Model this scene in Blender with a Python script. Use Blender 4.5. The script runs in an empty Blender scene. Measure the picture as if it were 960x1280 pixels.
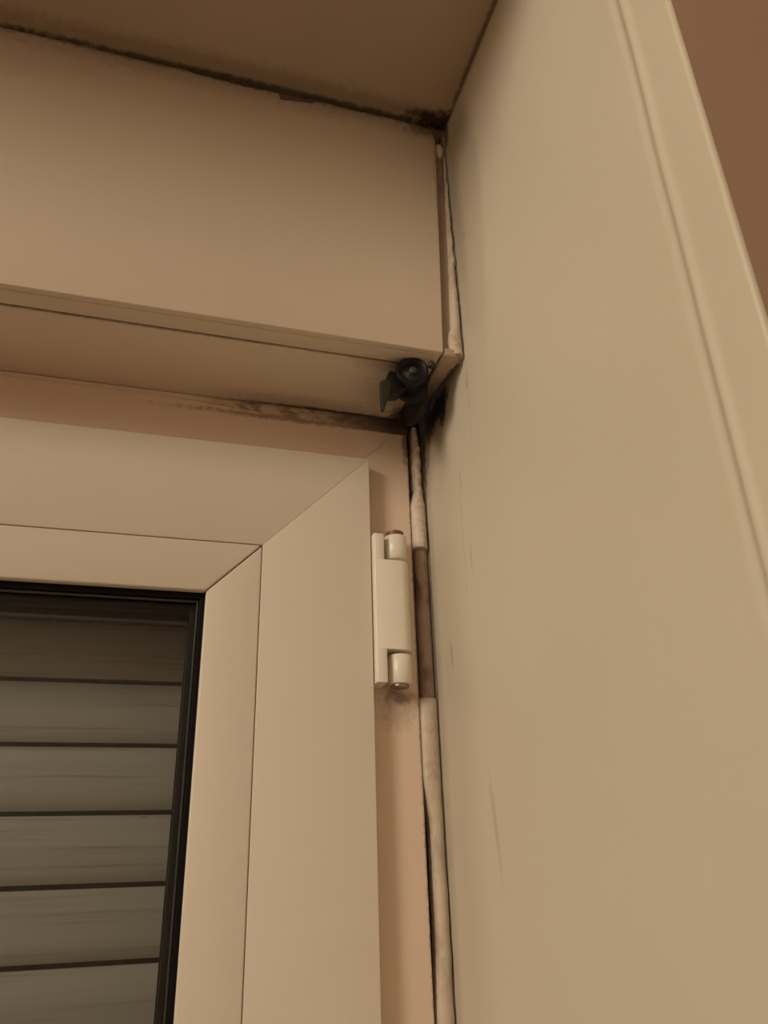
# Upper corner of a white window: shutter box, sash, hinge, reveal wall.
import bpy, bmesh, math, random
from mathutils import Vector, Matrix, noise

random.seed(7)
Z0 = 1.75                      # height of the local datum above the floor
C = bpy.context.scene.collection
S = bpy.context.scene

# ------------------------------------------------------------------ camera
cam_d = bpy.data.cameras.new('camera')
cam_d.sensor_fit = 'VERTICAL'
cam_d.sensor_height = 24.0
cam_d.sensor_width = 18.0
cam_d.lens = 949.6368 / 1280 * 24.0
cam_d.clip_start = 0.01
cam = bpy.data.objects.new('camera', cam_d)
C.objects.link(cam)
R = ((0.96143163, 0.09149989, 0.25937808),
     (-0.27360488, 0.41451428, 0.8679391),
     (-0.02809959, -0.90543121, 0.42356196))
m = Matrix.Identity(4)
for i in range(3):
    m[i][0], m[i][1], m[i][2] = R[i][0], -R[i][1], -R[i][2]
m[2][3] = Z0
cam.matrix_world = m
S.camera = cam

# ------------------------------------------------------------------ light and exposure
S.view_settings.view_transform = 'Standard'
S.view_settings.look = 'None'
S.view_settings.gamma = 1.0
S.view_settings.use_curve_mapping = False
S.view_settings.exposure = 0.0
w = bpy.data.worlds.new('night')
w.use_nodes = True
w.node_tree.nodes['Background'].inputs[0].default_value = (0.010, 0.012, 0.020, 1)
w.node_tree.nodes['Background'].inputs[1].default_value = 1.0
S.world = w
S.cycles.use_denoising = True
S.cycles.max_bounces = 10
S.cycles.diffuse_bounces = 6
S.cycles.sample_clamp_indirect = 4.0

LAMP = (-1.42, -0.72, 0.76)
ld = bpy.data.lights.new('room_lamp_light', 'POINT')
ld.energy = 58.5
ld.color = (1.0, 0.875, 0.71)
ld.shadow_soft_size = 0.27
lo = bpy.data.objects.new('room_lamp_light', ld)
lo.location = (LAMP[0], LAMP[1], LAMP[2] + Z0)
C.objects.link(lo)

# ------------------------------------------------------------------ material helpers
class NT:
    def __init__(s, name):
        s.m = bpy.data.materials.new(name)
        s.m.use_nodes = True
        s.t = s.m.node_tree
        s.b = s.t.nodes['Principled BSDF']
        s.pos = s.t.nodes.new('ShaderNodeNewGeometry').outputs['Position']
    def node(s, kind, **kw):
        n = s.t.nodes.new(kind)
        for k, v in kw.items():
            setattr(n, k, v)
        return n
    def link(s, a, b):
        s.t.links.new(a, b)
    def math(s, op, a, b=None, c=None, clamp=False):
        n = s.node('ShaderNodeMath', operation=op, use_clamp=clamp)
        for i, v in enumerate((a, b, c)):
            if v is None:
                continue
            if isinstance(v, (int, float)):
                n.inputs[i].default_value = v
            else:
                s.link(v, n.inputs[i])
        return n.outputs[0]
    def noise(s, scale, detail=4.0, rough=0.55, stretch=(1, 1, 1)):
        mp = s.node('ShaderNodeMapping')
        mp.inputs['Scale'].default_value = stretch
        s.link(s.pos, mp.inputs['Vector'])
        n = s.node('ShaderNodeTexNoise')
        n.inputs['Scale'].default_value = scale
        n.inputs['Detail'].default_value = detail
        n.inputs['Roughness'].default_value = rough
        s.link(mp.outputs[0], n.inputs['Vector'])
        return n.outputs['Fac']
    def ramp(s, v, a, b):
        n = s.node('ShaderNodeMapRange')
        n.interpolation_type = 'SMOOTHSTEP'
        n.inputs['From Min'].default_value = a
        n.inputs['From Max'].default_value = b
        s.link(v, n.inputs['Value'])
        return n.outputs['Result']
    def blob(s, c, r, rough=0.5, soft=0.6, nz=None, rot=(0, 0, 0)):
        """elliptical patch round local point c with radii r, edge broken by noise"""
        sub = s.node('ShaderNodeVectorMath', operation='SUBTRACT')
        s.link(s.pos, sub.inputs[0])
        sub.inputs[1].default_value = (c[0], c[1], c[2] + Z0)
        src = sub.outputs[0]
        if any(rot):
            vr = s.node('ShaderNodeVectorRotate', rotation_type='EULER_XYZ')
            vr.inputs['Rotation'].default_value = rot
            s.link(src, vr.inputs['Vector'])
            src = vr.outputs[0]
        div = s.node('ShaderNodeVectorMath', operation='DIVIDE')
        s.link(src, div.inputs[0])
        div.inputs[1].default_value = r
        ln = s.node('ShaderNodeVectorMath', operation='LENGTH')
        s.link(div.outputs[0], ln.inputs[0])
        v = ln.outputs['Value']
        if nz is not None and rough:
            v = s.math('ADD', v, s.math('MULTIPLY', s.math('SUBTRACT', nz, 0.5), rough * 2.5))
        n = s.node('ShaderNodeMapRange')
        n.interpolation_type = 'SMOOTHSTEP'
        n.inputs['From Min'].default_value = 1.0 + soft * 0.4
        n.inputs['From Max'].default_value = 1.0 - soft
        s.link(v, n.inputs['Value'])
        return n.outputs['Result']
    def mix(s, fac, a, b, amount=1.0):
        n = s.node('ShaderNodeMix', data_type='RGBA')
        if amount != 1.0:
            fac = s.math('MULTIPLY', fac, amount)
        s.link(fac, n.inputs[0])
        for i, v in ((6, a), (7, b)):
            if isinstance(v, tuple):
                n.inputs[i].default_value = (*v, 1)
            else:
                s.link(v, n.inputs[i])
        return n.outputs[2]
    def bump(s, h, strength, dist):
        n = s.node('ShaderNodeBump')
        n.inputs['Strength'].default_value = strength
        n.inputs['Distance'].default_value = dist
        s.link(h, n.inputs['Height'])
        s.link(n.outputs[0], s.b.inputs['Normal'])
    def done(s, col, rough=0.5, spec=0.5):
        if isinstance(col, tuple):
            s.b.inputs['Base Color'].default_value = (*col, 1)
        else:
            s.link(col, s.b.inputs['Base Color'])
        s.b.inputs['Roughness'].default_value = rough
        s.b.inputs['Specular IOR Level'].default_value = spec
        return s.m

BLACKISH = (0.022, 0.013, 0.011)
DIRT_AND_BAND = (0.16, 0.105, 0.075)
X = Y = None

def mat_wall():
    t = NT('reveal_paint')
    n1 = t.noise(9, 5)
    fine = t.noise(140, 6, 0.6)
    col = t.mix(n1, (0.59, 0.54, 0.43), (0.66, 0.61, 0.50))
    wear = t.noise(60, 3, 0.5, (1, 1.6, 0.25))
    XW = .1387
    BIG = 1.0
    stains_and_band = [((XW, .284, .330), (BIG, .020, .105), .16, .35),  # tall, faintly darker band beside the box
               ((XW, .286, .392), (BIG, .014, .022), .30, .8),
               ((XW, .300, .330), (BIG, .010, .100), .25, .9),
               ((XW, .356, .238), (BIG, .022, .016), .55, .9),
               ((XW, .349, .222), (BIG, .011, .020), .40, .9),
               ((XW, .373, .050), (BIG, .006, .30), .24, .9),
               ((XW, .350, .060), (BIG, .022, .20), .14, .9),
               ((XW, .2600, .4180), (BIG, .05, .006), .3, .9)]
    for c, r, a, sf in stains_and_band:
        col = t.mix(t.blob(c, r, .35, sf, n1), col, DIRT_AND_BAND, a)
    marks = [((XW, .3525, .0955), (BIG, .0011, .0085), .62, (0.05, 0, 0)),
             ((XW, .3182, .136), (BIG, .0010, .009), .34, (0, 0, 0)),
             ((XW, .3240, .181), (BIG, .0009, .008), .28, (0, 0, 0)),
             ((XW, .3265, .150), (BIG, .0010, .040), .16, (0, 0, 0)),
             ((XW, .3160, .014), (BIG, .0024, .022), .26, (0.10, 0, 0)),
             ((XW, .3270, .121), (BIG, .0008, .007), .22, (0, 0, 0)),
             ((XW, .2925, .3185), (BIG, .0013, .0018), .4, (0, 0, 0)),
             ((XW, .3455, .2290), (BIG, .0014, .006), .45, (0.35, 0, 0))]
    for c, r, a, rot in marks:
        col = t.mix(t.blob(c, r, .8, .7, wear, rot), col, (0.20, 0.16, 0.13), a)
    mould = t.noise(260, 5, 0.65, (1, 1, .6))
    for c, r, a in [((XW, .3500, .2400), (BIG, .020, .0085), 1.0),
                    ((XW, .3420, .2370), (BIG, .008, .0120), .9),
                    ((XW, .3650, .2380), (BIG, .012, .014), .85),
                    ((XW, .3755, .2250), (BIG, .0026, .026), .7),
                    ((XW, .3700, .2180), (BIG, .0050, .010), .35),
                    ((XW, .3768, .080), (BIG, .0009, .32), .6),
                    ((XW, .3030, .4120), (BIG, .0040, .0120), .75),
                    ((XW, .3060, .330), (BIG, .0010, .12), .45),
                    ((XW, .2500, .4185), (BIG, .12, .0016), .6)]:
        col = t.mix(t.blob(c, r, .7, .55, mould), col, BLACKISH, a)
    h = t.math('ADD', t.math('MULTIPLY', t.noise(22, 3), 1.0), t.math('MULTIPLY', fine, 0.10))
    t.bump(h, 0.5, 0.0012)
    return t.done(col, 0.42, 0.35)

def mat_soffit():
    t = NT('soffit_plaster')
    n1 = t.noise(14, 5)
    fine = t.noise(160, 6, .6)
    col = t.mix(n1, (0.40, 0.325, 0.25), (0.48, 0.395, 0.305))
    mould = t.noise(190, 5, .65)
    for c, r, a in [((.02, .3038, .4185), (.22, .0030, 1), .75),
                    ((.02, .2985, .4185), (.22, .009, 1), .28),
                    ((.130, .3000, .4185), (.020, .008, 1), .9),
                    ((.1380, .2500, .4185), (.0022, .06, 1), .6)]:
        col = t.mix(t.blob(c, r, .6, .7, mould), col, BLACKISH, a)
    t.bump(t.math('ADD', t.noise(30, 3), t.math('MULTIPLY', fine, .25)), 0.6, 0.0015)
    return t.done(col, 0.8, 0.2)

def mat_plain_wall(name, a, b, rough=.8):
    t = NT(name)
    col = t.mix(t.noise(6, 5), a, b)
    t.bump(t.noise(120, 6, .6), 0.25, 0.001)
    return t.done(col, rough, .2)

def mat_box():
    """coated front of the shutter box, speckled along its top edge"""
    t = NT('box_coating')
    col = t.mix(t.noise(11, 4), (0.655, 0.56, 0.455), (0.70, 0.605, 0.495))
    col = t.mix(t.noise(45, 4, .5, (.25, 1, 1.5)), col, (0.62, 0.53, 0.43), .25)
    mould = t.noise(240, 5, .7)
    for c, r, a in [((.02, .304, .4185), (.25, 1, .0042), .75),
                    ((.02, .304, .4165), (.25, 1, .012), .28),
                    ((.1270, .304, .4130), (.016, 1, .0065), .65),
                    ((.1300, .304, .330), (.0020, 1, .09), .30)]:
        col = t.mix(t.blob(c, r, .8, .75, mould), col, (0.11, 0.07, 0.05), a)
    t.bump(t.noise(300, 4, .6), 0.12, 0.0006)
    return t.done(col, 0.42, 0.4)

def mat_lid():
    t = NT('box_underside_coating')
    col = t.mix(t.noise(11, 4), (0.655, 0.55, 0.455), (0.70, 0.595, 0.495))
    mould = t.noise(230, 5, .7)
    BIG = 1
    for c, r, a in [((.085, .3740, .2455), (.060, .0022, BIG), .85),
                    ((.124, .3690, .2455), (.010, .008, BIG), .85),
                    ((.122, .3640, .2455), (.008, .008, BIG), .30),
                    ((.108, .3450, .2455), (.018, .022, BIG), .30),
                    ((.1000, .3190, .2455), (.022, .010, BIG), .30),
                    ((.060, .3690, .2455), (.050, .008, BIG), .25),
                    ((.127, .3400, .2455), (.004, .030, BIG), .6),
                    ((-.30, .3196, .2455), (.45, .0012, BIG), .55)]:
        col = t.mix(t.blob(c, r, .7, .75, mould), col, BLACKISH, a)
    t.bump(t.noise(300, 4, .6), 0.1, 0.0006)
    return t.done(col, 0.45, 0.4)

def mat_pvc(name, dirt_and_shadow=True):
    t = NT(name)
    a_, b_ = ((0.73, 0.585, 0.475), (0.77, 0.625, 0.51)) if dirt_and_shadow else ((0.645, 0.58, 0.49), (0.685, 0.62, 0.53))
    col = t.mix(t.noise(10, 4), a_, b_)
    if dirt_and_shadow:
        mould = t.noise(260, 5, .7)
        BIG = 1
        for c, r, a in [((.1285, BIG * .3767, .10), (.0011, BIG, .20), .65),
                        ((.1180, .3767, .0790), (.010, BIG, .0045), .6),
                        ((.1160, .3767, .0720), (.010, BIG, .010), .28),  # grime under the hinge, with its crescent shadow painted in
                        ((.060, .3767, .2380), (.070, BIG, .0022), .6),
                        ((.1270, .3767, .2300), (.0025, BIG, .016), .7)]:
            col = t.mix(t.blob(c, r, .8, .75, mould), col, (0.075, 0.045, 0.033), a)
    t.bump(t.noise(350, 4, .6), 0.08, 0.0005)
    return t.done(col, 0.40, 0.45)

def mat_sealant(name, clean, dark, amount, scale=90):
    t = NT(name)
    n1 = t.noise(scale, 5, .65, (1, 1, .45))
    f = t.ramp(n1, .42 + (1 - amount) * .2, .68 + (1 - amount) * .15)
    col = t.mix(f, clean, dark)
    t.bump(t.noise(330, 4, .6), 0.5, 0.0008)
    return t.done(col, 0.45, 0.45)

def mat_capstrip():
    t = NT('brown_strip_blackened_with_mould')
    n1 = t.noise(90, 5, .65, (1, .4, 1))
    col = t.mix(n1, (0.46, 0.37, 0.28), (0.38, 0.29, 0.21))
    mould = t.noise(200, 5, .7)
    col = t.mix(t.blob((.131, .362, .245), (1, .040, 1), .35, .8, mould), col, (0.05, 0.034, 0.027), .88)
    col = t.mix(t.blob((.1375, .345, .245), (.0035, .040, 1), .5, .7, mould), col, BLACKISH, .95)
    t.bump(t.noise(330, 4, .6), 0.4, 0.0008)
    return t.done(col, 0.5, 0.35)

def mat_top_sealant():
    t = NT('mouldy_top_sealant')
    n1 = t.noise(170, 5, .7, (.55, 1, 1))
    col = t.mix(t.ramp(n1, .40, .66), (0.55, 0.41, 0.31), (0.13, 0.08, 0.06), .8)
    col = t.mix(t.blob((.135, .375, .242), (.055, 1, 1), .3, .8, n1), col, BLACKISH, .92)
    clean = t.math('SUBTRACT', 1.0, t.blob((.140, .375, .242), (.135, 1, 1), .15, .15, n1))
    col = t.mix(clean, col, (0.66, 0.555, 0.455))
    t.bump(t.noise(330, 4, .6), 0.5, 0.0008)
    return t.done(col, 0.5, 0.4)

def mat_simple(name, col, rough, spec=.5, metal=0, var=.25, scale=60, bump=.15):
    t = NT(name)
    a = tuple(c * (1 - var) for c in col)
    b = tuple(min(1, c * (1 + var)) for c in col)
    c = t.mix(t.noise(scale, 4), a, b)
    t.b.inputs['Metallic'].default_value = metal
    t.bump(t.noise(scale * 5, 4), bump, 0.0005)
    return t.done(c, rough, spec)

def mat_slat(k):
    t = NT('shutter_slat_paint')
    streak = t.noise(26, 5, .6, (.12, 1, 5.0))
    streak2 = t.noise(60, 4, .6, (.10, 1, 6.0))
    col = t.mix(streak, (0.26, 0.25, 0.225), (0.40, 0.385, 0.35))
    col = t.mix(t.ramp(streak2, .52, .72), col, (0.19, 0.155, 0.13), .6)
    spots = t.noise(110, 3, .6, (.5, 1, 1.6))
    col = t.mix(t.ramp(spots, .70, .78), col, (0.10, 0.08, 0.07), .6)
    t.bump(streak2, .2, .0006)
    return t.done(col, 0.55, 0.3)

def mat_glass():
    t = NT('clear_glass')
    tr = t.node('ShaderNodeBsdfTransparent')
    tr.inputs[0].default_value = (0.97, 0.975, 0.97, 1)
    gl = t.node('ShaderNodeBsdfGlossy')
    gl.inputs['Roughness'].default_value = 0.02
    fr = t.node('ShaderNodeFresnel')
    geo = t.node('ShaderNodeNewGeometry')
    t.link(t.math('SUBTRACT', 1.32, t.math('MULTIPLY', geo.outputs['Backfacing'], 1.32 - 1 / 1.32)), fr.inputs['IOR'])
    mx = t.node('ShaderNodeMixShader')
    t.link(fr.outputs[0], mx.inputs[0])
    t.link(tr.outputs[0], mx.inputs[1])
    t.link(gl.outputs[0], mx.inputs[2])
    out = [n for n in t.t.nodes if n.type == 'OUTPUT_MATERIAL'][0]
    t.link(mx.outputs[0], out.inputs['Surface'])
    return t.m

M = dict(
    wall=mat_wall(), soffit=mat_soffit(),
    room=mat_plain_wall('rose_brown_wall_paint', (0.36, 0.245, 0.17), (0.42, 0.29, 0.205)),
    pale=mat_plain_wall('pale_room_paint', (0.62, 0.56, 0.47), (0.68, 0.61, 0.52)),
    floor=mat_plain_wall('wooden_floor_tone', (0.30, 0.19, 0.11), (0.40, 0.26, 0.16), .5),
    box=mat_box(), lid=mat_lid(), pvc=mat_pvc('frame_coating'), sash=mat_pvc('sash_coating', False),
    hinge=mat_simple('hinge_enamel', (0.80, 0.76, 0.66), .32, .5, 0, .05, 40, .1),
    pin=mat_simple('rusty_pin_metal', (0.20, 0.12, 0.07), .5, .5, .5, .4, 300, .3),
    steel=mat_simple('dull_steel', (0.30, 0.24, 0.19), .4, .5, .6, .2, 200, .1),
    black=mat_simple('black_plastic', (0.0075, 0.0062, 0.0058), .5, .3, 0, .3, 120, .3),
    olive=mat_simple('dirty_dark_clip', (0.030, 0.023, 0.015), .6, .25, 0, .4, 150, .4),
    grey=mat_simple('grey_plastic', (0.045, 0.038, 0.034), .45, .4, 0, .2, 100, .2),
    rubber=mat_simple('black_rubber', (0.004, 0.004, 0.0045), .6, .15, 0, .2, 100, .1),
    lip=mat_simple('grey_rubber_lip', (0.045, 0.043, 0.042), .35, .5, 0, .2, 100, .1),
    spacer=mat_simple('dark_spacer', (0.006, 0.0055, 0.005), .5, .25, 0, .2, 100, .1),
    cavity=mat_simple('dark_cavity_dirt', (0.035, 0.020, 0.016), .9, .1, 0, .5, 200, .4),
    filler=mat_sealant('purple_brown_filler', (0.17, 0.115, 0.10), (0.07, 0.045, 0.040), .7, 120),
    foam=mat_sealant('dirty_old_adhesive', (0.42, 0.31, 0.26), (0.18, 0.115, 0.098), .75, 90),
    capside=mat_sealant('grimy_cap_plastic', (0.36, 0.275, 0.215), (0.17, 0.115, 0.095), .6, 60),
    capface=mat_sealant('brown_cap_plastic', (0.48, 0.37, 0.27), (0.30, 0.21, 0.15), .5, 50),
    capstrip=mat_capstrip(),
    seal=mat_sealant('white_lumpy_sealant', (0.66, 0.57, 0.47), (0.34, 0.25, 0.19), .75, 110),
    seal2=mat_sealant('white_smooth_sealant', (0.58, 0.50, 0.40), (0.40, 0.31, 0.235), .65, 90),
    topseal=mat_top_sealant(), slat=mat_slat(0), glass=mat_glass(),
)

# ------------------------------------------------------------------ object helpers
def tag(o, label=None, cat=None, group=None, kind=None):
    if label: o['label'] = label
    if cat: o['category'] = cat
    if group: o['group'] = group
    if kind: o['kind'] = kind
    return o

def thing(name, loc, label, cat, group=None, kind=None):
    o = bpy.data.objects.new(name, None)
    o.empty_display_size = 0.02
    C.objects.link(o)
    o.location = (loc[0], loc[1], loc[2] + Z0)
    return tag(o, label, cat, group, kind)

def wloc(o):
    v = Vector(o.location)
    while o.parent:
        o = o.parent
        v += o.location
    return v

def obj(name, bm, m, parent=None, smooth=False, bevel=0.0, seg=2, label=None):
    """link a bmesh given in local datum coordinates as ONE mesh object"""
    bmesh.ops.remove_doubles(bm, verts=bm.verts, dist=1e-7)
    bmesh.ops.recalc_face_normals(bm, faces=bm.faces)
    if bevel:
        ed = [e for e in bm.edges if len(e.link_faces) == 2 and e.calc_face_angle(0) > 0.5]
        bmesh.ops.bevel(bm, geom=ed, offset=bevel, segments=seg, profile=0.5, affect='EDGES')
        smooth = True
    cs = [v.co for v in bm.verts]
    if parent is None:
        off = Vector((sum(c.x for c in cs) / len(cs), sum(c.y for c in cs) / len(cs), min(c.z for c in cs)))
        loc = off + Vector((0, 0, Z0))
    else:
        p = wloc(parent) - Vector((0, 0, Z0))
        off = p
        loc = Vector((0, 0, 0))
    for v in bm.verts:
        v.co -= off
    me = bpy.data.meshes.new(name)
    bm.to_mesh(me)
    bm.free()
    me.materials.append(m)
    if smooth:
        for p in me.polygons:
            p.use_smooth = True
        me.set_sharp_from_angle(angle=math.radians(50))
    o = bpy.data.objects.new(name, me)
    C.objects.link(o)
    o.location = loc
    o.parent = parent
    if label: o['label'] = label
    return o

def bx(x0, x1, y0, y1, z0, z1, bm=None):
    bm = bm or bmesh.new()
    vs = [bm.verts.new((x, y, z)) for x in (x0, x1) for y in (y0, y1) for z in (z0, z1)]
    for f in ((0, 1, 3, 2), (4, 6, 7, 5), (0, 4, 5, 1), (2, 3, 7, 6), (0, 2, 6, 4), (1, 5, 7, 3)):
        bm.faces.new([vs[i] for i in f])
    return bm

def prism(poly, ax, a, b, bm=None):
    """extrude a 2D polygon along axis ax (0,1,2) from a to b"""
    bm = bm or bmesh.new()
    def P(p, t):
        q = list(p); q.insert(ax, t); return q
    A = [bm.verts.new(P(p, a)) for p in poly]
    B = [bm.verts.new(P(p, b)) for p in poly]
    n = len(poly)
    bm.faces.new(A); bm.faces.new(B[::-1])
    for i in range(n):
        bm.faces.new((A[i], A[(i + 1) % n], B[(i + 1) % n], B[i]))
    return bm

def lathe(prof, c, axis, n=32, bm=None):
    """revolve (radius, height) pairs round axis through c"""
    bm = bm or bmesh.new()
    q = Vector((0, 0, 1)).rotation_difference(Vector(axis).normalized())
    rings = []
    for r, h in prof:
        if r < 1e-6:
            rings.append([bm.verts.new(Vector(c) + q @ Vector((0, 0, h)))])
        else:
            rings.append([bm.verts.new(Vector(c) + q @ Vector((r * math.cos(2 * math.pi * k / n), r * math.sin(2 * math.pi * k / n), h))) for k in range(n)])
    for a, b in zip(rings, rings[1:]):
        for k in range(n):
            vs = [a[k % len(a)], a[(k + 1) % len(a)], b[(k + 1) % len(b)], b[k % len(b)]]
            u = []
            for v in vs:
                if v not in u: u.append(v)
            if len(u) > 2: bm.faces.new(u)
    return bm

def ring_members(x0, x1, z0, z1, wd, y0, y1, parent, m, names, bevel, gap=0.00012):
    """four mitred bars of a rectangular frame, each a part"""
    g = gap
    xi0, xi1, zi0, zi1 = x0 + wd, x1 - wd, z0 + wd, z1 - wd
    top = [(x0 + 2 * g, z1), (x1 - 2 * g, z1), (xi1 - 2 * g, zi1), (xi0 + 2 * g, zi1)]
    bot = [(x0 + 2 * g, z0), (xi0 + 2 * g, zi0), (xi1 - 2 * g, zi0), (x1 - 2 * g, z0)]
    rt = [(x1, z1 - 2 * g), (x1, z0 + 2 * g), (xi1, zi0 + 2 * g), (xi1, zi1 - 2 * g)]
    lf = [(x0, z1 - 2 * g), (xi0, zi1 - 2 * g), (xi0, zi0 + 2 * g), (x0, z0 + 2 * g)]
    out = []
    for nm, poly in zip((names[0], names[1], names[0], names[1]), (top, rt, bot, lf)):
        out.append(obj(nm, prism(poly, 1, y0, y1), m, parent, bevel=bevel))
    return out

def ring(x0, x1, z0, z1, wd, y0, y1, bm=None):
    bm = bm or bmesh.new()
    o = [(x0, z0), (x1, z0), (x1, z1), (x0, z1)]
    i = [(x0 + wd, z0 + wd), (x1 - wd, z0 + wd), (x1 - wd, z1 - wd), (x0 + wd, z1 - wd)]
    V = [[bm.verts.new((p[0], y, p[1])) for p in L] for L in (o, i) for y in (y0, y1)]
    of, ob, inf, inb = V
    for k in range(4):
        j = (k + 1) % 4
        bm.faces.new((of[k], of[j], inf[j], inf[k]))
        bm.faces.new((ob[k], inb[k], inb[j], ob[j]))
        bm.faces.new((of[k], ob[k], ob[j], of[j]))
        bm.faces.new((inf[k], inf[j], inb[j], inb[k]))
    return bm

def lumpy(fn, t0, t1, nt, na, back):
    """ribbon-like sealant bead: fn(t) -> left xyz, right xyz, bulge vector; half-round lumpy section, closed by a back point"""
    bm = bmesh.new()
    rows = []
    for i in range(nt + 1):
        t = t0 + (t1 - t0) * i / nt
        L, Rr, B = fn(t)
        L, Rr, B = Vector(L), Vector(Rr), Vector(B)
        row = []
        for j in range(na + 1):
            a = j / na
            p = L.lerp(Rr, a) + B * math.sin(math.pi * a) ** 0.6
            row.append(bm.verts.new(p))
        row.append(bm.verts.new(Rr + Vector(back)))
        row.append(bm.verts.new(L + Vector(back)))
        rows.append(row)
    n = len(rows[0])
    for a, b in zip(rows, rows[1:]):
        for j in range(n):
            bm.faces.new((a[j], a[(j + 1) % n], b[(j + 1) % n], b[j]))
    bm.faces.new(rows[0][::-1]); bm.faces.new(rows[-1])
    return bm

def nz(*p):
    return noise.noise(Vector(p))

# ------------------------------------------------------------------ dimensions (metres, local datum)
XW = .1387          # reveal face
XL = -.75           # opposite reveal
YR = .121           # room side of the window wall
YW = .47            # depth the reveal runs to
YB = .304           # face of the shutter box
YF = .3767          # fixed frame face
YS = .3667          # sash face
ZS = .4185          # soffit
ZB = .2450          # underside of the shutter box
ZSILL = -.62

# ------------------------------------------------------------------ room shell
RX0, RX1, RY0, RZ1 = -2.3, 1.5, -2.6, 1.05
def struct(name, bm, m, label, **k):
    o = obj(name, bm, m, None, **k)
    return tag(o, label, name.split('_')[0], kind='structure')

struct('floor', bx(RX0, RX1, RY0, YR, -Z0 - .05, -Z0), M['floor'], 'brown floor of the room')
struct('ceiling', bx(RX0, RX1, RY0, YR, RZ1, RZ1 + .05), M['pale'], 'pale ceiling of the room')
struct('wall_left', bx(RX0 - .05, RX0, RY0, YR, -Z0, RZ1), M['pale'], 'pale wall of the room on the left')
struct('wall_right', bx(RX1, RX1 + .05, RY0, YR, -Z0, RZ1), M['pale'], 'pale wall of the room on the right')
struct('wall_back', bx(RX0, RX1, RY0 - .05, RY0, -Z0, RZ1), M['pale'], 'pale wall behind the camera')
# window wall: brown painted face round the opening
bm = bmesh.new()
bx(XW + .0012, RX1, YR - .0001, YR + .03, -Z0, RZ1, bm)
bx(RX0, XL - .03, YR - .0001, YR + .03, -Z0, RZ1, bm)
bx(XL - .03, XW + .0012, YR, YR + .03, ZS + .002, RZ1, bm)
bx(XL - .03, XW + .0012, YR, YR + .03, -Z0, ZSILL, bm)
struct('wall_front', bm, M['room'], 'brown painted room wall beyond the outer edge of the reveal')

# right reveal with its corner bead
prof = []
ys = [YW, .40, .36, .32, .28, .24, .20, .17, .155, .150]
for y in ys: prof.append((XW, y))
for k in range(17):
    y = .147 - .012 * k / 16
    d = .0012 * math.exp(-((y - .1395) / .0019) ** 2) - .0005 * math.exp(-((y - .1435) / .0018) ** 2)
    d += .0005 * (1 / (1 + math.exp((y - .1395) / .0008)))
    prof.append((XW - d, y))
prof.append((XW - .0005, .130))
for k in range(9):
    a = math.pi / 2 * k / 8
    r = .0014
    prof.append((XW - .0005 + r - r * math.cos(a), YR + r - r * math.sin(a)))
prof.append((XW + .02, YR + .0003))
bm = bmesh.new()
zs = [ZSILL + (ZS + .02 - ZSILL) * i / 70 for i in range(71)]
rows = []
for z in zs:
    row = []
    for i, (x, y) in enumerate(prof):
        wv = .0007 * nz(z * 5, y * 9, 3.1) if y < YF - .02 and i < len(prof) - 2 else 0
        wv += .0004 * nz(z * 22, 8.0, 1.0) if .126 < y < .15 else 0
        row.append(bm.verts.new((x + wv, y, z)))
    row.append(bm.verts.new((XW + .03, YR + .002, z)))
    row.append(bm.verts.new((XW + .03, YW, z)))
    rows.append(row)
n = len(rows[0])
for a, b in zip(rows, rows[1:]):
    for j in range(n):
        bm.faces.new((a[j], a[(j + 1) % n], b[(j + 1) % n], b[j]))
bm.faces.new(rows[0][::-1]); bm.faces.new(rows[-1])
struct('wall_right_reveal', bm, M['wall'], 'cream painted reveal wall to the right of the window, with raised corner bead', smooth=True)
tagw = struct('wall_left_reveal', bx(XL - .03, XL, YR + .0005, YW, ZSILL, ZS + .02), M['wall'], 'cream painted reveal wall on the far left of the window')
# soffit: slightly wavy plaster
bm = bmesh.new()
NX, NY = 90, 24
g = []
for i in range(NX + 1):
    r_ = []
    x = XL + (XW - XL) * i / NX
    for j in range(NY + 1):
        y = YR + .0005 + (YW - YR) * j / NY
        r_.append(bm.verts.new((x, y, ZS + .0009 * nz(x * 12, y * 12, 7.7))))
    g.append(r_)
for i in range(NX):
    for j in range(NY):
        bm.faces.new((g[i][j], g[i][j + 1], g[i + 1][j + 1], g[i + 1][j]))
ret = bmesh.ops.extrude_face_region(bm, geom=bm.faces[:])
for v in ret['geom']:
    if isinstance(v, bmesh.types.BMVert): v.co.z = ZS + .02
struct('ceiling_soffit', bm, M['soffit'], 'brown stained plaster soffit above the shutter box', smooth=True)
struct('trim_sill', bx(XL, XW, YR - .02, YF, ZSILL - .03, ZSILL), M['pale'], 'window sill below the window', bevel=.002)

# ------------------------------------------------------------------ fixed frame
win = thing('window_1', (.0, YF, ZSILL), 'white coated fixed window frame behind the sash', 'window', kind='structure')
FR = ring_members(XL + .006, .1285, ZSILL + .004, .2444, .060, YF, .4255, win, M['pvc'], ('frame_rail', 'frame_stile'), .0004, .00002)

# ------------------------------------------------------------------ sash
sash = thing('casement_window', ((XL + .1015) / 2, YS, ZSILL + .03), 'cream coated mitred window sash holding dark glass, hung on the white hinge', 'window sash', kind='thing')
SX0, SX1, SZ0, SZ1 = XL + .034, .1015, ZSILL + .030, .2117
ring_members(SX0, SX1, SZ0, SZ1, .0581, YS, YF - .0004, sash, M['sash'], ('sash_rail', 'sash_stile'), .0003, .00001)
# body of the sash behind the overlap and glazing rebate
bm = ring(SX0 + .012, SX1 - .012, SZ0 + .012, SZ1 - .012, .0462, YF - .0002, .405)
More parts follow.
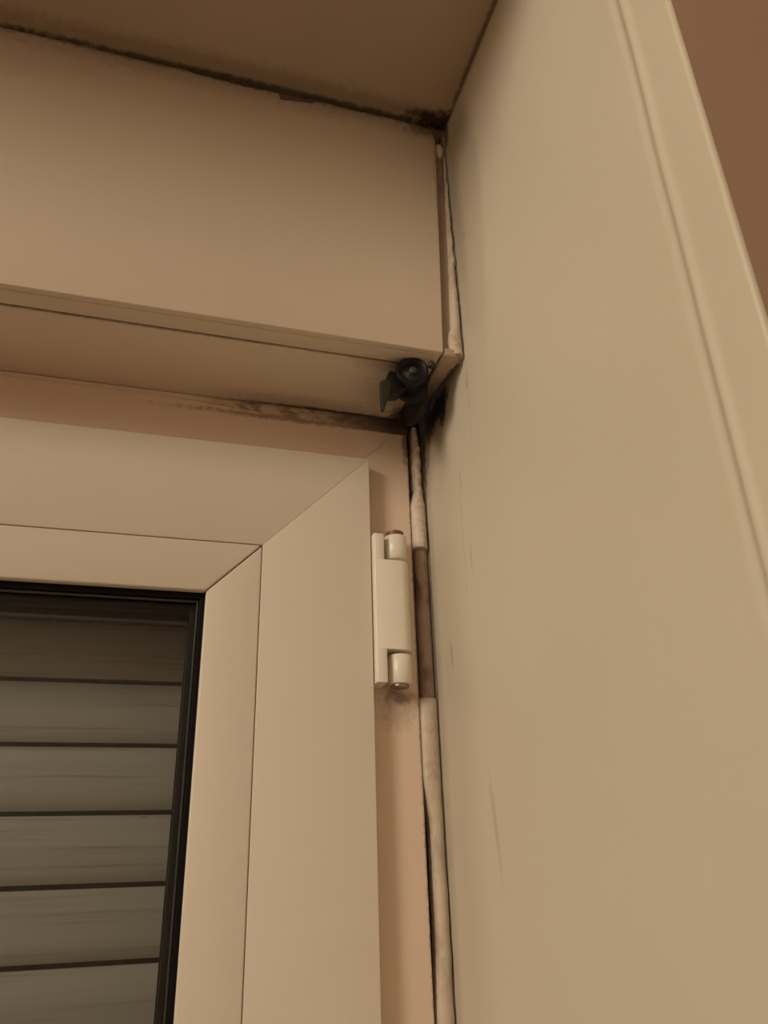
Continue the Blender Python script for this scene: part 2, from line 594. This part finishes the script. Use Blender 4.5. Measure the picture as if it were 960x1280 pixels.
# glazing bead
b0 = .0584
bd = ring_members(SX0 + b0, SX1 - b0, SZ0 + b0, SZ1 - b0, .0266, YS + .0001, YS + .0052, sash, M['sash'], ('glazing_bead', 'glazing_bead'), .0009, .00022)
i0 = b0 + .0266
GX0, GX1, GZ0, GZ1 = SX0 + i0, SX1 - i0, SZ0 + i0, SZ1 - i0
obj('gasket', ring(GX0 - .006, GX1 + .006, GZ0 - .006, GZ1 + .006, .0085, YS + .0054, YS + .0098), M['rubber'], sash, bevel=.0006)
obj('gasket_lip', ring(GX0 + .0026, GX1 - .0026, GZ0 + .0026, GZ1 - .0026, .0012, YS + .0080, YS + .0102), M['lip'], sash, bevel=.0004, label='thin grey rubber lip against the glass')
obj('glass_pane', bx(GX0 - .008, GX1 + .008, YS + .0103, YS + .0123, GZ0 - .008, GZ1 + .008), M['glass'], sash)
obj('spacer_bar', ring(GX0 - .002, GX1 + .002, GZ0 - .002, GZ1 + .002, .0085, YS + .0125, YS + .0225), M['spacer'], sash, bevel=.0005)
obj('glass_pane', bx(GX0 - .008, GX1 + .008, YS + .0227, YS + .0247, GZ0 - .008, GZ1 + .008), M['glass'], sash)
obj('outer_gasket', ring(GX0 - .004, GX1 + .004, GZ0 - .004, GZ1 + .004, .0110, YS + .0249, YS + .0330), M['rubber'], sash, bevel=.0006)

# ------------------------------------------------------------------ roller shutter outside
sh = thing('roller_shutter', ((XL + XW) / 2, .430, ZSILL), 'lowered grey roller shutter with streaked slats outside the glass', 'roller shutter')
PITCH = .0330
slat0 = None
k = 0
z = .0948 + 4 * PITCH
def slat_bm(zb):
    pts = []
    h = PITCH - .0024
    for q in range(13):
        a = q / 12
        pts.append((.4300 + .0022 * (2 * a - 1) ** 2 + .0018 * abs(2 * a - 1) ** 8, zb + .0012 + h * a))
    back = [(.4385, zb + PITCH - .0012), (.4385, zb + .0012)]
    return prism([(y, zz) for y, zz in pts] + back, 0, XL + .012, XW - .014)
while z - PITCH > ZSILL:
    if slat0 is None:
        slat0 = obj('slat', slat_bm(z - PITCH), M['slat'], sh, smooth=True)
        zref = z
    else:
        c = slat0.copy(); C.objects.link(c); c.parent = sh
        c.location = (0, 0, z - zref)
    z -= PITCH
obj('connecting_strip', bx(XL + .013, XW - .015, .4368, .4395, ZSILL + .002, .226), M['rubber'], sh)
for x0, x1 in ((XL + .001, XL + .011), (XW - .013, XW - .001)):
    obj('guide_rail', bx(x0, x1, .4265, .455, ZSILL + .001, .2355), M['steel'], sh, bevel=.0008)

# ------------------------------------------------------------------ shutter box
box = thing('shutter_box', ((XL + XW) / 2, YB, ZB), 'cream roller shutter box above the window, under the brown soffit', 'shutter box')
# front panel: irregular plastered top edge, chip at one place, right edge cut askew
top = []
x = XL + .003
random.seed(3)
while x < .1300:
    zt = .4173 + .0010 * nz(x * 60, 1.3, 0) + .0011 * nz(x * 210, 4.3, 0)
    if -.018 < x < .034: zt -= .0022 * math.sin(math.pi * (x + .018) / .052) ** .5
    if .034 <= x <= .0555: zt = .4108 + .0034 * (x - .034) / .02 + .0006 * nz(x * 300, 2, 0)
    if x > .115: zt -= (x - .115) * .13
    top.append((x, zt)); x += .0016
poly = [(XL + .003, ZB)] + top + [(.1308, .4135), (.1312, .405), (.1308, .389), (.1292, .331), (.1273, .277), (.1262, ZB)]
obj('front_panel', prism(poly, 1, YB, YB + .0040), M['box'], box, bevel=.0005)
obj('bottom_return', bx(XL + .003, .1258, YB + .0042, .3183, ZB + .00005, ZB + .003), M['box'], box, bevel=.0004)
obj('underside_panel', bx(XL + .003, .1258, .3203, .3800, ZB + .0002, ZB + .0035), M['lid'], box, bevel=.0005)
obj('back_board', bx(XL + .003, .1258, .3805, .384, ZB + .0037, .416), M['cavity'], box)
obj('groove_filler', bx(XL + .003, .1258, .3186, .3207, ZB + .0032, ZB + .005), M['cavity'], box)
# end cap: recessed upright strip and a brown strip along the underside
cap = obj('end_cap', prism([(.1262, .2470), (.1345, .2470), (.1365, .400), (.1330, .4085), (.1318, .4085), (.1316, .389), (.1300, .331), (.1281, .277)], 1, YB + .0035, YB + .012), M['capside'], box, bevel=.0006, label='grimy dark upright end cap')
pl = []
for xx, yy in ((.1266, .3050), (.1330, .3050), (.1352, .3058), (.1366, .3078), (.1370, .3110), (.1358, .3200), (.1344, .3320), (.1342, .3640), (.1315, .3740), (.1266, .3740)):
    pl.append((xx, yy))
obj('cap_strip', prism(pl, 2, ZB - .0012, ZB + .004), M['capstrip'], box, bevel=.0010, label='brown rounded end strip along the underside')
# loose plaster filler seen in the chip and in the gap over the panel
obj('gap_filler', bx(XL + .003, .1300, YB + .0012, YB + .010, .4085, .4178), M['filler'], box, label='purple brown filler showing in the chip')

# ------------------------------------------------------------------ pulley that guides the shutter strap
pr = thing('strap_roller', (.1112, .330, ZB), 'black strap guide roller hanging under the right end of the shutter box', 'roller')
cx, cz = .1112, .2372
yv = (.28, .96, 0)
wf = obj('wheel_flange', lathe([(.0, .0016), (.0018, .0016), (.0028, .0024), (.0052, .0024), (.0064, .0006), (.0076, 0), (.0086, .0008), (.0089, .0022), (.0084, .0038), (.0, .0040)], (cx, .3125, cz), yv, 44), M['black'], pr, smooth=True)
obj('wheel_hub', lathe([(.0, 0), (.0012, 0), (.0021, .0005), (.0024, .0016), (.0024, .0026), (0, .0026)], (cx + .0006, .3125, cz + .0004), yv, 24), M['grey'], wf, smooth=True, label='small grey hub in the middle of the wheel')
obj('wheel_drum', lathe([(0, 0), (.0062, 0), (.0056, .003), (.0056, .007), (.0062, .010), (0, .010)], (cx + .0011, .3163, cz), yv, 28), M['black'], pr, smooth=True)
obj('wheel_flange', lathe([(0, 0), (.0072, 0), (.0086, .0012), (.0086, .0030), (0, .0036)], (cx + .0040, .3258, cz - .0014), yv, 40), M['black'], pr, smooth=True)
obj('guide_clip', prism([(.0945, .2288), (.0962, .2304), (.0995, .2300), (.1002, .2262), (.0990, .2205), (.0958, .2108), (.0946, .2128), (.0944, .2220)], 1, .3150, .3180), M['olive'], pr, bevel=.0006, label='olive brown clip with a pointed tip')
obj('clip_bridge', prism([(.0978, .2250), (.1060, .2262), (.1130, .2330), (.1130, .2380), (.1010, .2400), (.0978, .2310)], 1, .3190, .3280), M['black'], pr, bevel=.0010)
obj('hanger_plate', bx(.1080, .1215, .3240, .3262, .2330, .2450), M['black'], pr, bevel=.0006)
obj('side_arm', prism([(.322, .2445), (.328, .2270), (.340, .2235), (.354, .2285), (.3665, .2445)], 0, .1205, .1245), M['black'], pr, bevel=.0008)
obj('cross_bar', bx(.1090, .1195, .3290, .3310, .2300, .2360), M['black'], pr, bevel=.0008)
obj('screw', lathe([(0, -.0006), (.0012, -.0006), (.0019, 0), (.0019, .0022), (.0012, .0030), (0, .0030)], (.1215, .3100, .2412), yv, 20), M['grey'], pr, smooth=True, label='small grey round screw head')
obj('rivet', lathe([(0, -.0005), (.0006, -.0004), (.0009, .0002), (0, .0012)], (.1262, .3540, .2385), yv, 14), M['hinge'], pr, smooth=True, label='tiny bright rivet')

# ------------------------------------------------------------------ hinge
HY = .3690
HF = .3624
def barrel(z0, z1, r, cxx, bev=.0006):
    return lathe([(0, 0), (r - bev, 0), (r, bev), (r, z1 - z0 - bev), (r - bev, z1 - z0), (0, z1 - z0)], (cxx, HY, z0), (0, 0, 1), 40)
strip = [(.1022, YF - .0006), (.1022, HF + .0008), (.1024, HF + .0003), (.1028, HF), (.1074, HF), (.1078, HF + .0003), (.1079, YF - .0006)]
full = [(.1022, YF - .0006), (.1022, HF + .0008), (.1024, HF + .0003), (.1028, HF)]
for q in range(11):
    a = math.pi / 2 * q / 10
    full.append((.1162 + .0064 * math.sin(a), HF + .0064 - .0064 * math.cos(a)))
full.append((.1226, YF - .0006))
bm = prism(strip, 2, .0834, .1004)
prism(full, 2, .1004, .1489, bm)
prism(strip, 2, .1489, .1638, bm)
hg = obj('hinge', bm, M['hinge'], sash, smooth=True, label='white enamelled barrel hinge at the right edge of the sash')
obj('hinge_knuckle', barrel(.1507, .1650, .0062, .1162), M['hinge'], hg, smooth=True)
obj('hinge_knuckle', barrel(.0836, .0986, .0062, .1162), M['hinge'], hg, smooth=True)
obj('hinge_pin', lathe([(0, 0), (.0046, 0), (.0050, .0004), (.0050, .0022), (.0042, .0028), (0, .0030)], (.1160, HY, .1651), (0, 0, 1), 28), M['pin'], hg, smooth=True, label='rusty dark pin end on top of the hinge')
obj('hinge_pin', lathe([(0, 0), (.0040, 0), (.0048, .0005), (.0048, .0014), (0, .0016)], (.1158, HY, .0819), (0, 0, 1), 28), M['steel'], hg, smooth=True, label='dull metal pin end under the hinge')

# ------------------------------------------------------------------ sealant joints
random.seed(11)
jt = thing('sealant_joint', (.1335, YF, -.20), 'dirty lumpy white sealant joint between the window frame and the reveal wall', 'sealant')
obj('joint_backing', bx(.1287, .1392, YF + .0085, YF + .012, ZSILL + .005, .2520), M['cavity'], jt)
def up(t):   # upper bead z .163 .. .243
    a = (t - .163) / .080
    lump = nz(t * 160, 1.1, 0) * .0013 + nz(t * 420, 3.1, 0) * .0008
    if t > .232: l, r = .1306, .1350
    elif t > .200: l, r = .1306 + .0008 * nz(t * 90, 0, 0), .1366
    elif t > .192: l, r = .1291, .1371
    else: l, r = .1287, .1380
    s = max(0, min(1, (.232 - t) / .008)); l2 = .1318 + .0005 * nz(t * 200, 9, 0)
    if t > .200: l = l2 - (.0004 * s)
    elif t > .190: l = .1289 + (l2 - .1289) * (t - .190) / .010
    if t > .215: r = .1372 - .0016 * (t - .215) / .028
    return (l + lump * .4, YF + .001, t), (r + lump * .5, YF + .0010, t), (0, -.0030 - lump * 1.6 - (.0012 if t < .180 else 0), 0)
obj('sealant_bead', lumpy(up, .163, .2425, 110, 10, (0, .007, 0)), M['seal'], jt, smooth=True, label='lumpy white bead above the hinge')
def fo(t):
    lump = nz(t * 70, 5.1, 0) * .0006
    return (.1306 + lump * .5, YF + .0035, t), (.1382, YF + .0025, t), (0, -.0028 - lump, 0)
obj('adhesive_strip', lumpy(fo, .0790, .1650, 90, 8, (0, .005, 0)), M['foam'], jt, smooth=True, label='dark brown exposed strip beside the hinge')
def lowb(t):
    lump = nz(t * 90, 6.6, 0) * .0009 + nz(t * 300, 2.2, 0) * .0006
    l = .1287
    if t < .040:
        s = min(1, (.040 - t) / .022)
        e = .0030 if t > -.03 else .0030 - .0014 * min(1, (-.03 - t) / .03)
        l = .1287 + s * e + .0004 * nz(t * 260, 0, 3)
    return (l, YF + .0005, t), (.1383 + lump * .4, YF + .0005, t), (0, -.0022 - lump, 0)
obj('sealant_bead', lumpy(lowb, ZSILL + .006, .0788, 420, 8, (0, .007, 0)), M['seal2'], jt, smooth=True, label='flatter white bead below the hinge, cracked off the frame')
# top joint
tj = thing('sealant_joint', (-.20, YF, .2365), 'mould blackened sealant joint between the shutter box underside and the window frame', 'sealant')
def tp(t):
    lump = nz(t * 130, 1.1, 4) * .0007 + nz(t * 380, 1.1, 9) * .0004
    a = max(0, min(1, (t - -.01) / .13))
    y0 = .3745 + .001 * (1 - a)
    zl = .2365 + (.0065 * (1 - a) ** 1.3)
    return (t, y0 - .0004 + lump * .4, ZB - .0001), (t, YF - .0006, zl + lump * .5), (0, (-.0010 - lump) * (.3 + .7 * a), -.0008 * a)
obj('sealant_bead', lumpy(tp, XL + .004, .1283, 420, 8, (0, .0030, .0)), M['topseal'], tj, smooth=True)
# joint between the shutter box end and the wall
bj = thing('sealant_joint', (.1375, YB, ZB), 'narrow white sealant joint between the shutter box end and the reveal wall', 'sealant')
def bj_f(t):
    a = (t - .246) / (.404 - .246)     # 0 bottom .. 1 top
    lump = nz(t * 120, 2.9, 0) * .0012 + nz(t * 330, 7.9, 0) * .0008
    wd = .0060 * (1 - a) ** 1.2 + .0010
    if t < .262: wd += .0016 * math.sin(math.pi * max(0, (t - .246)) / .018) if t < .264 else 0
    r = .1385 + lump * .5 - (.0002 if a > .5 else 0)
    return (r - wd - lump * .4, YB + .0038, t), (r, YB + .0030, t), (0, -.0030 * (1 - .75 * a) - lump, 0)
obj('sealant_bead', lumpy(bj_f, .2460, .4040, 160, 10, (0, .006, 0)), M['seal2'], bj, smooth=True)
def knob(t):
    a = (t - .3945) / .0125
    s = max(.05, math.sin(math.pi * min(1, max(0, a))) ** .5)
    return (.1346 - .0028 * s, YB + .003, t), (.1348 + .0028 * s, YB + .003, t), (0, -.0030 * s, 0)
obj('plaster_lump', lumpy(knob, .3945, .4070, 14, 8, (0, .004, 0)), M['seal'], bj, smooth=True, label='pale plaster lump at the top of the joint')
obj('joint_backing', bx(.1338, .1392, YB + .0125, YB + .015, ZB + .003, .4178), M['cavity'], bj)
